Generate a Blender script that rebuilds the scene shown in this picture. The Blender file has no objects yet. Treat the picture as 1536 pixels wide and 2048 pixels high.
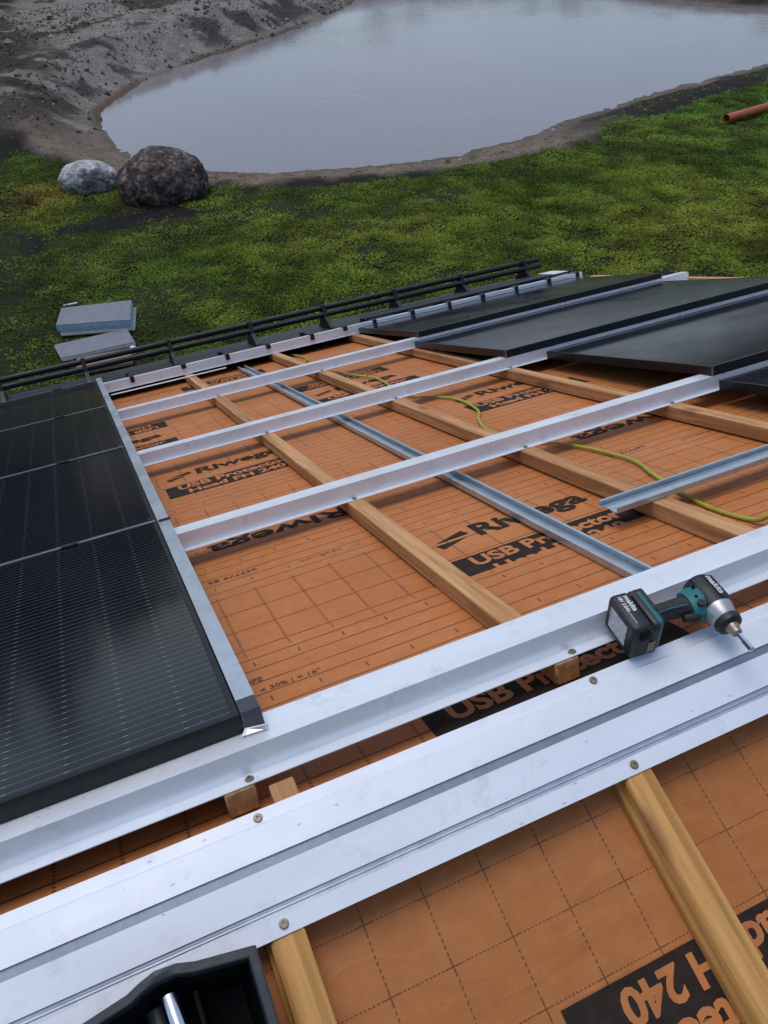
import bpy, bmesh, math, random
import numpy as np
from mathutils import Matrix, Vector

random.seed(7)
rng = np.random.default_rng(11)
S = bpy.context.scene
COL = S.collection
R = math.radians

# ------------------------------------------------------------------ camera
EYE = 5.5                                   # metres above the ground
cam = bpy.data.cameras.new('camera')
cam.sensor_fit = 'VERTICAL'; cam.sensor_height = 36.0
cam.lens = 36.0 * 1627.8 / 2048.0
cam.clip_start = 0.02; cam.clip_end = 1500
co = bpy.data.objects.new('camera', cam); COL.objects.link(co)
rx = Vector((0.9132315, -0.4056026, -0.03866213))
ux = Vector((0.28344003, 0.56426462, 0.7754142))
fx = Vector((0.29269434, 0.71909107, -0.63026824))
m = Matrix((( rx.x, ux.x, -fx.x, 0), (rx.y, ux.y, -fx.y, 0), (rx.z, ux.z, -fx.z, EYE), (0, 0, 0, 1)))
co.matrix_world = m
S.camera = co
S.render.resolution_x, S.render.resolution_y = 768, 1024

# ------------------------------------------------------------------ light: overcast day
SUN_EL, SUN_AZ = R(74), R(-15)               # azimuth: compass-like, from +Y clockwise
w = bpy.data.worlds.new('World'); S.world = w; w.use_nodes = True
nt = w.node_tree; nt.nodes.clear()
sky = nt.nodes.new('ShaderNodeTexSky'); sky.sky_type = 'NISHITA'; sky.sun_disc = False
sky.sun_elevation = SUN_EL; sky.sun_rotation = SUN_AZ
sky.air_density = 1.0; sky.dust_density = 2.0; sky.ozone_density = 1.0
hs = nt.nodes.new('ShaderNodeHueSaturation'); hs.inputs['Saturation'].default_value = 0.95
bg = nt.nodes.new('ShaderNodeBackground'); bg.inputs[1].default_value = 0.12
wo = nt.nodes.new('ShaderNodeOutputWorld')
nt.links.new(sky.outputs[0], hs.inputs['Color']); nt.links.new(hs.outputs[0], bg.inputs[0]); nt.links.new(bg.outputs[0], wo.inputs[0])
sl = bpy.data.lights.new('sun', 'SUN'); sl.energy = 0.9; sl.angle = R(40); sl.color = (1.0, 0.98, 0.96)
so = bpy.data.objects.new('sun', sl); COL.objects.link(so)
sd = Vector((math.sin(SUN_AZ) * math.cos(SUN_EL), math.cos(SUN_AZ) * math.cos(SUN_EL), math.sin(SUN_EL)))
so.rotation_euler = sd.to_track_quat('Z', 'Y').to_euler(); so.location = (0, 0, 40)
S.view_settings.view_transform = 'Standard'; S.view_settings.look = 'None'
S.view_settings.exposure = 0.35; S.view_settings.gamma = 1.0
S.render.engine = 'CYCLES'
S.cycles.max_bounces = 6

# ------------------------------------------------------------------ roof frames
PITCH = R(19.81)
CP, SP = math.cos(PITCH), math.sin(PITCH)
RY, RZ = 0.717, EYE - 1.1552                 # the ridge line, at membrane level
FAR = Matrix(((1, 0, 0, 0), (0, CP, SP, RY), (0, -SP, CP, RZ), (0, 0, 0, 1)))    # x along ridge, y down the far slope, z off the roof
NEAR = Matrix(((1, 0, 0, 0), (0, CP, -SP, RY), (0, SP, CP, RZ), (0, 0, 0, 1)))   # y up the near slope (negative = below ridge)
WORLD = Matrix.Identity(4)
RIDGE = Matrix.Translation((0, RY, RZ))

# ------------------------------------------------------------------ materials
def ramp(nt, fac, stops):
    r = nt.nodes.new('ShaderNodeValToRGB'); e = r.color_ramp.elements
    while len(e) > 1: e.remove(e[-1])
    e[0].position, e[0].color = stops[0][0], (*stops[0][1], 1)
    for p, c in stops[1:]:
        x = e.new(p); x.color = (*c, 1)
    nt.links.new(fac, r.inputs[0]); return r.outputs[0]
class N:
    """small wrapper for building a node material"""
    def __init__(s, name):
        s.m = bpy.data.materials.new(name); s.m.use_nodes = True
        s.t = s.m.node_tree; s.b = s.t.nodes['Principled BSDF']
        s.tc = s.t.nodes.new('ShaderNodeTexCoord')
    def link(s, a, b): s.t.links.new(a, b)
    def setin(s, sock, v):
        if isinstance(v, (int, float)): sock.default_value = v
        elif isinstance(v, tuple): sock.default_value = (*v, 1) if len(v) == 3 and sock.type == 'RGBA' else v
        else: s.link(v, sock)
    def bs(s, **k):
        for n, v in k.items(): s.setin(s.b.inputs[n.replace('_', ' ')], v)
        return s
    def math(s, op, a, b=0.0, c=None):
        n = s.t.nodes.new('ShaderNodeMath'); n.operation = op
        s.setin(n.inputs[0], a); s.setin(n.inputs[1], b)
        if c is not None: s.setin(n.inputs[2], c)
        return n.outputs[0]
    def xyz(s, v):
        n = s.t.nodes.new('ShaderNodeSeparateXYZ'); s.link(v, n.inputs[0]); return n.outputs
    def map(s, scale=(1, 1, 1), loc=(0, 0, 0), vec=None):
        n = s.t.nodes.new('ShaderNodeMapping'); n.inputs['Scale'].default_value = scale; n.inputs['Location'].default_value = loc
        s.link(vec or s.tc.outputs['Object'], n.inputs[0]); return n.outputs[0]
    def noise(s, scale, detail=4, rough=.55, vec=None, dist=0.0):
        n = s.t.nodes.new('ShaderNodeTexNoise'); n.inputs['Scale'].default_value = scale
        n.inputs['Detail'].default_value = detail; n.inputs['Roughness'].default_value = rough; n.inputs['Distortion'].default_value = dist
        s.link(vec or s.tc.outputs['Object'], n.inputs['Vector']); return n.outputs[0]
    def voro(s, scale, vec=None, feat='F1'):
        n = s.t.nodes.new('ShaderNodeTexVoronoi'); n.inputs['Scale'].default_value = scale; n.feature = feat
        s.link(vec or s.tc.outputs['Object'], n.inputs['Vector']); return n.outputs
    def ramp(s, fac, stops): return ramp(s.t, fac, stops)
    def mix(s, fac, a, b, mode='MIX'):
        n = s.t.nodes.new('ShaderNodeMix'); n.data_type = 'RGBA'; n.blend_type = mode
        s.setin(n.inputs[0], fac); s.setin(n.inputs[6], a); s.setin(n.inputs[7], b); return n.outputs[2]
    def bump(s, h, strength=.3, dist=.002, normal=None):
        n = s.t.nodes.new('ShaderNodeBump'); n.inputs['Strength'].default_value = strength; n.inputs['Distance'].default_value = dist
        s.link(h, n.inputs['Height'])
        if normal: s.link(normal, n.inputs['Normal'])
        s.link(n.outputs[0], s.b.inputs['Normal']); return n.outputs[0]

def line_mask(n, v, period, phase, half):
    a = n.math('DIVIDE', n.math('SUBTRACT', v, phase - period / 2), period)
    d = n.math('MULTIPLY', n.math('ABSOLUTE', n.math('SUBTRACT', n.math('FRACT', a), 0.5)), period)
    return n.math('LESS_THAN', d, half)
def dashed(n, v, period, duty):
    return n.math('LESS_THAN', n.math('FRACT', n.math('DIVIDE', v, period)), duty)

def mat_membrane(name, far):
    n = N(name)
    o = n.tc.outputs['Object']; x, y, z = n.xyz(o)
    warp = n.math('MULTIPLY', n.math('SUBTRACT', n.noise(5, 2), .5), .006)     # the cloth lies a little uneven
    x = n.math('ADD', x, warp); y = n.math('ADD', y, n.math('MULTIPLY', warp, .7))
    base = n.ramp(n.noise(2.2, 5, .65), [(.3, (.40, .135, .037)), (.5, (.48, .170, .050)), (.72, (.55, .215, .075))])
    base = n.mix(.35, base, n.ramp(n.noise(26, 5, .7), [(.3, (.33, .108, .030)), (.7, (.56, .220, .076))]))
    if not far: base = n.mix(1.0, base, (.84, .85, .84), 'MULTIPLY')      # same product; shade over the near slope is put into its colour
    base = n.mix(n.math('MULTIPLY', n.math('LESS_THAN', n.voro(7)[0], .045), .35), base, (.16, .07, .035))   # wet specks
    if far:
        lu = line_mask(n, y, .1, .038, .0021)
        extra = line_mask(n, y, .1, .085, .0021)
        grid = n.math('LESS_THAN', n.math('FRACT', n.math('DIVIDE', n.math('SUBTRACT', y, .5), .75)), .47)
        extra = n.math('MULTIPLY', extra, n.math('SUBTRACT', 1.0, grid))
        lv = n.math('MULTIPLY', n.math('MULTIPLY', line_mask(n, x, .1, .0515, .0029), dashed(n, y, .0085, .55)), grid)
        tick = n.math('MULTIPLY', line_mask(n, x, .1, .06, .002), line_mask(n, y, .15, .012, .009))
        tick = n.math('MULTIPLY', tick, n.math('SUBTRACT', 1.0, grid))
        msk = n.math('MAXIMUM', n.math('MAXIMUM', lu, extra), n.math('MAXIMUM', lv, tick))
        fade = .95
    else:
        ix = n.math('MULTIPLY', line_mask(n, x, .1, .05, .0135), 1.0)
        iy = line_mask(n, y, .1, 0.0, .0135)
        lu = n.math('MULTIPLY', line_mask(n, y, .1, 0.0, .0011), n.math('MAXIMUM', dashed(n, x, .0068, .58), ix))
        lv = n.math('MULTIPLY', line_mask(n, x, .1, .05, .0013), n.math('MAXIMUM', dashed(n, y, .0095, .6), iy))
        msk = n.math('MAXIMUM', lu, lv); fade = .86
    wear = n.math('ADD', n.math('MULTIPLY', n.noise(9, 3), .5), .55)
    msk = n.math('MULTIPLY', n.math('MULTIPLY', msk, fade), wear)
    n.bs(Base_Color=n.mix(msk, base, (.055, .028, .016)), Roughness=n.ramp(n.noise(4, 3), [(.35, (.42,) * 3), (.7, (.66,) * 3)]), Specular_IOR_Level=.22)
    wr = n.math('POWER', n.math('ABSOLUTE', n.math('SUBTRACT', n.noise(2.6, 3, .55, vec=n.map((1.0, 2.6, 1)), dist=.4), .5)), .6)   # creases
    h = n.math('ADD', n.math('ADD', n.noise(4.5, 3, .5), n.math('MULTIPLY', wr, -.35)), n.math('MULTIPLY', n.noise(150, 3, .6), .035))
    n.bump(h, .75, .016)
    return n.m
def mat_wood(name, axis, dark=(.40, .19, .072), light=(.68, .40, .19), yellow=0.0):
    n = N(name)
    sc = {'y': (46, 2.2, 46), 'x': (2.2, 46, 46)}[axis]
    info = n.t.nodes.new('ShaderNodeObjectInfo')
    ad = n.t.nodes.new('ShaderNodeVectorMath'); ad.operation = 'ADD'
    n.link(n.tc.outputs['Object'], ad.inputs[0]); n.link(info.outputs['Random'], ad.inputs[1])
    v = n.map(sc, vec=ad.outputs[0])
    g = n.noise(1.0, 6, .65, vec=v, dist=.6)
    c = n.ramp(g, [(.32, tuple(.72 * v for v in dark)), (.45, dark), (.55, tuple((a + b) / 2 for a, b in zip(dark, light))), (.68, light)])
    kn = n.voro(3.1, vec=n.map((3, 1.0, 3) if axis == 'y' else (1, 3, 3), vec=ad.outputs[0]))[0]
    c = n.mix(n.ramp(kn, [(.09, (.9,) * 3), (.19, (0,) * 3)]), c, (.20, .075, .03))
    c = n.mix(n.math('MULTIPLY', n.noise(1.5, 4), .45), c, (.42, .20, .075))
    c = n.mix(n.math('MULTIPLY', n.math('SUBTRACT', info.outputs['Random'], .3), .35), c, (.62, .36, .12))
    n.bs(Base_Color=c, Roughness=.62, Specular_IOR_Level=.3)
    saw = n.noise(1.0, 2, .5, vec=n.map((30, 260, 30) if axis == 'y' else (260, 30, 30)))
    n.bump(n.math('ADD', g, n.math('MULTIPLY', saw, .5)), .55, .0016)
    return n.m
def mat_white(name, col=(.84, .88, .925), met=.35, ro=.34, wet=True):
    n = N(name)
    a = n.noise(3, 4, .6, vec=n.map((1, 6, 6)))
    c = n.ramp(a, [(.3, tuple(.90 * v for v in col)), (.7, col)])
    dirt = n.ramp(n.noise(17, 6, .75), [(.56, (0,) * 3), (.76, (.5,) * 3)])
    c = n.mix(dirt, c, (.40, .42, .44))
    spot = n.math('LESS_THAN', n.voro(24, vec=n.map((1, 2.2, 1)))[0], .085)
    c = n.mix(n.math('MULTIPLY', n.math('MULTIPLY', spot, .5), n.math('GREATER_THAN', n.noise(6, 2), .56)), c, (.24, .26, .28))
    n.bs(Base_Color=c, Metallic=met, Roughness=n.ramp(n.noise(8, 4), [(.3, (ro - .08,) * 3), (.7, (ro + .1,) * 3)]))
    h = n.math('ADD', n.noise(9, 2), n.math('MULTIPLY', n.math('MAXIMUM', n.math('SUBTRACT', .12, n.voro(62)[0]), 0.0), 1.2 if wet else 0.0))
    n.bump(h, .25, .002)
    return n.m
def mat_galv(name, tint=(.50, .57, .62)):
    n = N(name)
    v = n.voro(38)[1]
    c = n.mix(.22, tint, n.ramp(n.xyz(v)[0], [(0, tuple(.6 * t for t in tint)), (1, tuple(min(1, 1.35 * t) for t in tint))]))
    c = n.mix(.35, c, n.ramp(n.noise(5, 5, .7, vec=n.map((9, 1.2, 9))), [(.3, tuple(.75 * t for t in tint)), (.7, tuple(min(1, 1.2 * t) for t in tint))]))
    n.bs(Base_Color=c, Metallic=.72, Roughness=n.ramp(n.noise(11, 4), [(.3, (.28,) * 3), (.7, (.46,) * 3)]))
    n.bump(n.noise(14, 3), .15, .002)
    return n.m
def mat_plain(name, col, ro=.5, met=0.0, var=.25, scale=14, bump=.15, spec=.5):
    n = N(name)
    a = n.noise(scale, 5, .65)
    n.bs(Base_Color=n.ramp(a, [(.25, tuple(v * (1 - var) for v in col)), (.75, tuple(min(1, v * (1 + var)) for v in col))]),
         Roughness=n.ramp(n.noise(scale * .6, 3), [(.3, (max(.03, ro * .8),) * 3), (.7, (min(1, ro * 1.2),) * 3)]), Metallic=met, Specular_IOR_Level=spec)
    n.bump(n.noise(scale * 6, 4), bump, .001)
    return n.m
def mat_glass_panel(name):
    n = N(name)
    x, y, z = n.xyz(n.tc.outputs['Object'])
    wires = line_mask(n, y, .0205, .0, .00050)
    cellgap = n.math('MAXIMUM', line_mask(n, x, .0925, .02, .0011), line_mask(n, y, .1855, .03, .0012))
    pads = n.math('MULTIPLY', line_mask(n, x, .0925, .066, .004), line_mask(n, y, .0205, .0, .0010))
    c = n.mix(n.math('MULTIPLY', wires, .6), n.mix(cellgap, (.0075, .0085, .0125), (.0035, .0035, .0038)), (.20, .21, .22))
    c = n.mix(n.math('MULTIPLY', pads, .5), c, (.30, .31, .32))
    drops = n.math('LESS_THAN', n.voro(16)[0], .05)
    drops = n.math('MULTIPLY', drops, n.math('GREATER_THAN', n.noise(5, 2), .6))
    c = n.mix(n.math('MULTIPLY', drops, .16), c, (.35, .37, .40))
    film = n.noise(2.4, 4, .6)
    n.bs(Base_Color=c, Roughness=n.ramp(film, [(.3, (.07,) * 3), (.7, (.17,) * 3)]), Specular_IOR_Level=.30)
    n.bump(n.noise(1.6, 2), .06, .004)
    return n.m

M = {}
M['mem_far'] = mat_membrane('roof membrane printed', True)
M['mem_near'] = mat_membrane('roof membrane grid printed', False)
M['print'] = mat_plain('black print', (.030, .021, .017), .7, var=.4, scale=30, bump=.1, spec=.1)
M['print_or'] = mat_plain('membrane orange', (.47, .168, .050), .55, var=.22, scale=9, bump=.1, spec=.3)
M['print_small'] = mat_plain('brown small print', (.11, .052, .028), .55, var=.3, scale=60, bump=.05, spec=.3)
M['batten'] = mat_wood('spruce batten', 'y')
M['batten_near'] = mat_wood('damp spruce batten', 'y', (.38, .18, .042), (.64, .36, .105))
M['board'] = mat_wood('gable board', 'y', (.42, .22, .09), (.66, .42, .2))
M['osb'] = mat_wood('roof boarding', 'x', (.3, .18, .09), (.5, .34, .18))
M['rail'] = mat_white('white coated rail')
M['ridge'] = mat_white('white coated ridge sheet', (.74, .785, .85), .10, .40)
M['galv'] = mat_galv('galvanised steel')
M['strip'] = mat_galv('dull grey joint strip', (.27, .31, .36))
M['trim'] = mat_galv('matt aluminium trim', (.56, .61, .66))
M['glass'] = mat_glass_panel('black solar glass')
M['frame'] = mat_plain('black anodised frame', (.010, .0105, .0115), .34, met=.3, var=.2, scale=20, bump=.08)
M['frame_edge'] = mat_plain('grey frame corner', (.12, .125, .13), .4, met=.5)
M['flash'] = mat_plain('anthracite sheet metal', (.020, .024, .031), .42, met=.2, var=.3, scale=3, bump=.12)
M['black'] = mat_plain('black coated steel', (.010, .0105, .012), .5, met=.2, var=.25)
M['blackp'] = mat_plain('black plastic', (.013, .0135, .016), .48, var=.35, scale=40, bump=.3)
M['trayrim'] = mat_plain('scuffed dark plastic', (.030, .034, .041), .5, var=.35, scale=45, bump=.4)
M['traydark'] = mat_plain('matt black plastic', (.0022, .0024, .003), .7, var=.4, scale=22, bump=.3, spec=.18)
M['screw'] = mat_plain('zinc screw', (.30, .27, .20), .38, met=.75, var=.35, scale=300)
M['chrome'] = mat_plain('polished steel', (.82, .83, .85), .13, met=1.0, var=.05)
M['cable'] = mat_plain('yellow green cable sheath', (.36, .37, .035), .42, var=.2, scale=18)
M['cable_y'] = mat_plain('yellow cable tip', (.60, .50, .05), .42, var=.1)
M['teal'] = mat_plain('teal plastic', (.012, .135, .155), .42, var=.2, scale=60)
M['label'] = mat_plain('scuffed paper label', (.50, .51, .52), .55, var=.45, scale=90)
M['white_ink'] = mat_plain('white lettering', (.62, .63, .64), .5, var=.2)
M['alu'] = mat_plain('cast aluminium', (.45, .46, .47), .38, met=.7, var=.25, scale=60)
M['grip'] = mat_plain('rubber grip', (.017, .016, .018), .62, var=.35, scale=120, bump=.6)
M['tagbrown'] = mat_plain('purple grey plate', (.075, .072, .088), .42, met=.4)
M['xps'] = mat_plain('grey insulation face', (.165, .175, .205), .62, var=.16, scale=7, bump=.3)
M['blue'] = mat_plain('pale blue foam edge', (.26, .46, .55), .6, var=.2, scale=12)
M['white'] = mat_plain('white plastic', (.66, .68, .70), .45, var=.12)
M['card'] = mat_plain('wet cardboard', (.24, .165, .12), .7, var=.25, scale=5)
M['pipe'] = mat_plain('orange drain pipe', (.40, .090, .030), .38, var=.25, scale=6)
M['plaster'] = mat_plain('pale render', (.52, .50, .46), .85, var=.12, scale=4)

# ------------------------------------------------------------------ mesh builder
class MB:
    def __init__(s): s.v = []; s.f = []
    def add(s, verts, faces):
        b = len(s.v); s.v += [tuple(p) for p in verts]; s.f += [tuple(b + i for i in f) for f in faces]; return s
    def box(s, x0, x1, y0, y1, z0, z1):
        V = [(x, y, z) for x in (x0, x1) for y in (y0, y1) for z in (z0, z1)]
        return s.add(V, [(0, 1, 3, 2), (4, 6, 7, 5), (0, 4, 5, 1), (2, 3, 7, 6), (0, 2, 6, 4), (1, 5, 7, 3)])
    def obox(s, mtx, hx, hy, hz):
        V = [mtx @ Vector((x * hx, y * hy, z * hz)) for x in (-1, 1) for y in (-1, 1) for z in (-1, 1)]
        return s.add(V, [(0, 1, 3, 2), (4, 6, 7, 5), (0, 4, 5, 1), (2, 3, 7, 6), (0, 2, 6, 4), (1, 5, 7, 3)])
    def sheet(s, prof, x0, x1, th, segs=1):
        """folded sheet: profile of (y, z) extruded in x, with thickness th"""
        P = [Vector(p) for p in prof]; nrm = []
        for i in range(len(P)):
            a = P[max(i - 1, 0)]; b = P[min(i + 1, len(P) - 1)]
            d1 = (P[i] - a); d2 = (b - P[i])
            ns = [Vector((-d.y, d.x)).normalized() for d in (d1, d2) if d.length > 1e-9]
            n = sum(ns, Vector((0, 0))); n.normalize()
            k = max(.5, n.dot(ns[0])); nrm.append(n / k)
        Q = [p - n * th for p, n in zip(P, nrm)]
        loop = P + Q[::-1]; L = len(loop); V = []; F = []
        for j in range(segs + 1):
            x = x0 + (x1 - x0) * j / segs
            V += [(x, p.x, p.y) for p in loop]
        for j in range(segs):
            for i in range(L):
                k = (i + 1) % L
                F.append((j * L + i, j * L + k, (j + 1) * L + k, (j + 1) * L + i))
        n_ = len(P)
        for j, flip in ((0, False), (segs, True)):
            for i in range(n_ - 1):
                q = (j * L + i, j * L + L - 1 - i, j * L + L - 2 - i, j * L + i + 1)
                F.append(q[::-1] if flip else q)
        return s.add(V, F)
    def sheet_y(s, prof, y0, y1, th):
        """folded sheet: profile of (x, z) extruded in y"""
        t = MB().sheet(prof, y0, y1, th)
        return s.add([(p[1], p[0], p[2]) for p in t.v], [f[::-1] for f in t.f])
    def tube(s, pts, r, n=10, cap=True):
        P = [Vector(p) for p in pts]; V = []; F = []
        rr = r if isinstance(r, (list, tuple)) else [r] * len(P)
        up = Vector((0, 0, 1)); 
        for i, p in enumerate(P):
            d = (P[min(i + 1, len(P) - 1)] - P[max(i - 1, 0)]).normalized()
            u = up if abs(d.dot(up)) < .95 else Vector((1, 0, 0))
            a = d.cross(u).normalized(); b = a.cross(d).normalized()
            for k in range(n):
                t = 2 * math.pi * k / n
                V.append(p + (a * math.cos(t) + b * math.sin(t)) * rr[i])
        for i in range(len(P) - 1):
            for k in range(n):
                q = (k + 1) % n
                F.append((i * n + k, (i + 1) * n + k, (i + 1) * n + q, i * n + q))
        if cap:
            F.append(tuple(range(n))); F.append(tuple((len(P) - 1) * n + k for k in range(n))[::-1])
        return s.add(V, F)
    def loft(s, rings, cap=True):
        n = len(rings[0]); V = [p for r_ in rings for p in r_]; F = []
        for i in range(len(rings) - 1):
            for k in range(n):
                q = (k + 1) % n
                F.append((i * n + k, i * n + q, (i + 1) * n + q, (i + 1) * n + k))
        if cap:
            F.append(tuple(range(n))[::-1]); F.append(tuple((len(rings) - 1) * n + k for k in range(n)))
        return s.add(V, F)
    def build(s, name, mat, parent=None, frame=WORLD, base=(0, 0, 0), bevel=0, smooth=False, segs=2):
        me = bpy.data.meshes.new(name)
        if parent is not None: base = parent['_b'] if '_b' in parent else base
        b = Vector(base)
        me.from_pydata([Vector(p) - b for p in s.v], [], s.f); me.materials.append(M[mat] if isinstance(mat, str) else mat)
        bm = bmesh.new(); bm.from_mesh(me); bmesh.ops.recalc_face_normals(bm, faces=bm.faces[:])
        if bevel:
            es = [e for e in bm.edges if len(e.link_faces) == 2 and e.calc_face_angle(0) > .5]
            bmesh.ops.bevel(bm, geom=es, offset=bevel, segments=segs, affect='EDGES', profile=.6, clamp_overlap=True)
        if smooth or bevel:
            for f in bm.faces: f.smooth = True
            for e in bm.edges:
                if len(e.link_faces) == 2 and e.calc_face_angle(0) > R(38): e.smooth = False
        bm.to_mesh(me); bm.free()
        o = bpy.data.objects.new(name, me); COL.objects.link(o)
        if parent is not None: o.parent = parent
        else: o.matrix_world = frame @ Matrix.Translation(b)
        return o
def tag(o, label, cat, group=None):
    o['label'] = label; o['category'] = cat
    if group: o['group'] = group
    return o
BASES = {}
def thing(name, label, cat, frame=WORLD, base=(0, 0, 0), group=None):
    o = bpy.data.objects.new(name, None); COL.objects.link(o); o.empty_display_size = .1
    o.matrix_world = frame @ Matrix.Translation(Vector(base))
    tag(o, label, cat, group); BASES[o.name] = tuple(base)
    return o
def part(root, name, mb, mat, **k):
    b = BASES.get(root.name, (0, 0, 0))
    o = mb.build(name, mat, parent=None, base=b, **k)
    o.matrix_world = Matrix.Identity(4); o.parent = root; BASES[o.name] = b
    return o

def text_mesh(body, mat, box, flip=False, z=.0015, bold=.02, space=1.0):
    """lettering as flat mesh fitted into box (x0, x1, y0, y1) of a slope frame; flip turns it by half a turn"""
    c = bpy.data.curves.new('lettering', 'FONT'); c.body = body; c.offset = bold; c.space_character = space
    c.resolution_u = 3
    t = bpy.data.objects.new('lettering', c); COL.objects.link(t)
    bpy.context.view_layer.update()
    me = bpy.data.meshes.new_from_object(t.evaluated_get(bpy.context.evaluated_depsgraph_get()))
    bpy.data.objects.remove(t); bpy.data.curves.remove(c)
    n = len(me.vertices); a = np.empty(n * 3, dtype=np.float32); me.vertices.foreach_get('co', a); a = a.reshape(-1, 3)
    x0, x1, y0, y1 = box
    lo, hi = a.min(0), a.max(0)
    p = (a[:, :2] - lo[:2]) / np.maximum(hi[:2] - lo[:2], 1e-6)
    if flip: p = 1 - p
    a[:, 0] = x0 + p[:, 0] * (x1 - x0); a[:, 1] = y0 + p[:, 1] * (y1 - y0); a[:, 2] = z
    me.vertices.foreach_set('co', a.ravel()); me.update()
    me.materials.clear(); me.materials.append(M[mat])
    return me
def lettering(root, name, *a, **k):
    me = text_mesh(*a, **k); o = bpy.data.objects.new(name, me); COL.objects.link(o); o.parent = root
    return o

# ------------------------------------------------------------------ ground and pond
LEVEL = -0.45
shore = [(2.58, 25.52), (2.87, 23.63), (3.43, 21.9), (4.11, 21.0), (5.18, 20.3), (6.29, 19.76), (8.21, 19.05), (9.28, 18.97), (11.45, 19.04), (13.47, 19.85),
         (16.87, 21.12), (20.31, 21.92), (23.66, 22.56), (28.5, 24.2), (32, 27.2), (31.4, 30.61), (29.74, 32.94), (28.9, 37.03), (28.9, 42), (26, 46.5), (21.5, 48.6),
         (19.0, 46.6), (16.48, 42.92), (13.27, 39.63), (10.14, 36.89), (7.59, 35.04), (5.02, 32.65), (3.42, 29.8), (2.96, 28.59), (2.7, 27.35)]
def smooth_loop(P, it=2):
    P = np.array(P, float)
    for _ in range(it):
        Q = np.roll(P, -1, 0); P = np.stack([.75 * P + .25 * Q, .25 * P + .75 * Q], 1).reshape(-1, 2)
    return P
SH = smooth_loop(shore)
def vnoise(x, y, seed=0):
    """value noise, smooth, 0..1"""
    r_ = np.random.default_rng(seed).random((256, 256))
    xi, yi = np.floor(x).astype(int), np.floor(y).astype(int); fx_, fy_ = x - xi, y - yi
    fx_ = fx_ * fx_ * (3 - 2 * fx_); fy_ = fy_ * fy_ * (3 - 2 * fy_)
    g = lambda a, b: r_[a % 256, b % 256]
    return (g(xi, yi) * (1 - fx_) + g(xi + 1, yi) * fx_) * (1 - fy_) + (g(xi, yi + 1) * (1 - fx_) + g(xi + 1, yi + 1) * fx_) * fy_
def fbm(x, y, seed=0, oct=4):
    s, a, t = 0, .5, 0
    for i in range(oct):
        s = s + a * vnoise(x * 2 ** i + 13.7 * i, y * 2 ** i + 7.3 * i, seed + i); t += a; a *= .5
    return s / t
def shore_dist(x, y):
    """signed distance to the shoreline, positive on land"""
    d = np.full(x.shape, 1e9); ins = np.zeros(x.shape, bool)
    n = len(SH)
    for i in range(n):
        ax, ay = SH[i]; bx, by = SH[(i + 1) % n]
        dx, dy = bx - ax, by - ay
        t = np.clip(((x - ax) * dx + (y - ay) * dy) / (dx * dx + dy * dy), 0, 1)
        d = np.minimum(d, np.hypot(x - ax - t * dx, y - ay - t * dy))
        c = ((ay > y) != (by > y))
        ins ^= c & (x < (bx - ax) * (y - ay) / (by - ay + 1e-12) + ax)
    return np.where(ins, -d, d)
def sstep(a, b, v):
    t = np.clip((v - a) / (b - a), 0, 1); return t * t * (3 - 2 * t)
def field(x, y):
    d = shore_dist(x, y) + (fbm(x * 1.3, y * 1.3, 3) - .5) * .35
    bank = sstep(23.5, 27.5, y - .12 * x) * sstep(34, 24, x)                 # 1 on the far, dug-out side
    hgt = np.where(d > 0, LEVEL + (0 - LEVEL) * sstep(0, 2.3, d), LEVEL + np.maximum(d, -3) * .35)
    hi = LEVEL + (1.0 + .15 * fbm(x * .5, y * .5, 9)) * sstep(-.1, 2.6, d) - .5 * sstep(3.2, 9.0, d)
    z = hgt * (1 - bank) + np.where(d > 0, hi, hgt) * bank
    rough = (fbm(x * 2.3, y * 2.3, 21, 5) - .5) * (.14 + .22 * bank * sstep(0, 1, d)) * sstep(-.2, .8, d)
    return z + rough , d, bank
def axis(lo, hi, a, b, st, g=1.25):
    core = list(np.arange(a, b + 1e-6, st)); s_ = st; v = a; left = []
    while v > lo: s_ *= g; v -= s_; left.append(v)
    s_ = st; v = core[-1]; right = []
    while v < hi: s_ *= g; v += s_; right.append(v)
    return np.array(left[::-1] + core + right)
gx = axis(-420, 420, -6, 33, .16); gy = axis(-420, 420, 8, 52, .16)
X, Y = np.meshgrid(gx, gy); Z, D, BK = field(X, Y)
Z = np.where((np.abs(X) > 60) | (Y < 2) | (Y > 70), np.maximum(Z, -.05), Z)
# what grows or lies where: bare strip along the water, soil, grass, clay
def grass_mask(x, y, d, bank):
    g = sstep(2.3, 3.0, d + 1.5 * (fbm(x * .45, y * .45, 31) - .5)) * (1 - sstep(.2, .6, bank))
    g = g * sstep(22.6, 21.0, y - .05 * x + 3.5 * (fbm(x * .6, y * .6, 33) - .5) - .35 * np.maximum(x, 0))
    bare = np.exp(-(((x - 1.7) / 1.7) ** 2 + ((y - 16.9) / .55) ** 2))
    g = g * (.12 + .88 * sstep(-1.5, .6, x))
    bare2 = np.exp(-(((x + .6) / 1.2) ** 2 + ((y - 16.6) / .8) ** 2)) * .8
    g = g * (1 - sstep(.25, .6, np.maximum(bare, bare2) + .25 * (fbm(x * 2, y * 2, 40) - .5)))
    return g
GM = np.maximum(grass_mask(X, Y, D, BK), sstep(.2, -1.0, X) * sstep(30, 24, Y))
soil = np.array([.015, .0135, .011]); sand = np.array([.20, .155, .128]); clay = np.array([.17, .158, .142]); dark = np.array([.017, .016, .0155]); brown = np.array([.060, .051, .036]); moss = np.array([.040, .056, .012])
n1 = fbm(X * .9, Y * .9, 50, 5)[..., None]; n2 = fbm(X * .35, Y * .35, 60, 4)[..., None]; n3 = fbm(X * 3.1, Y * 3.1, 70, 3)[..., None]
n4 = fbm(X * .9 + .4 * Y, Y * 1.1, 77, 6)[..., None]
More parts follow.
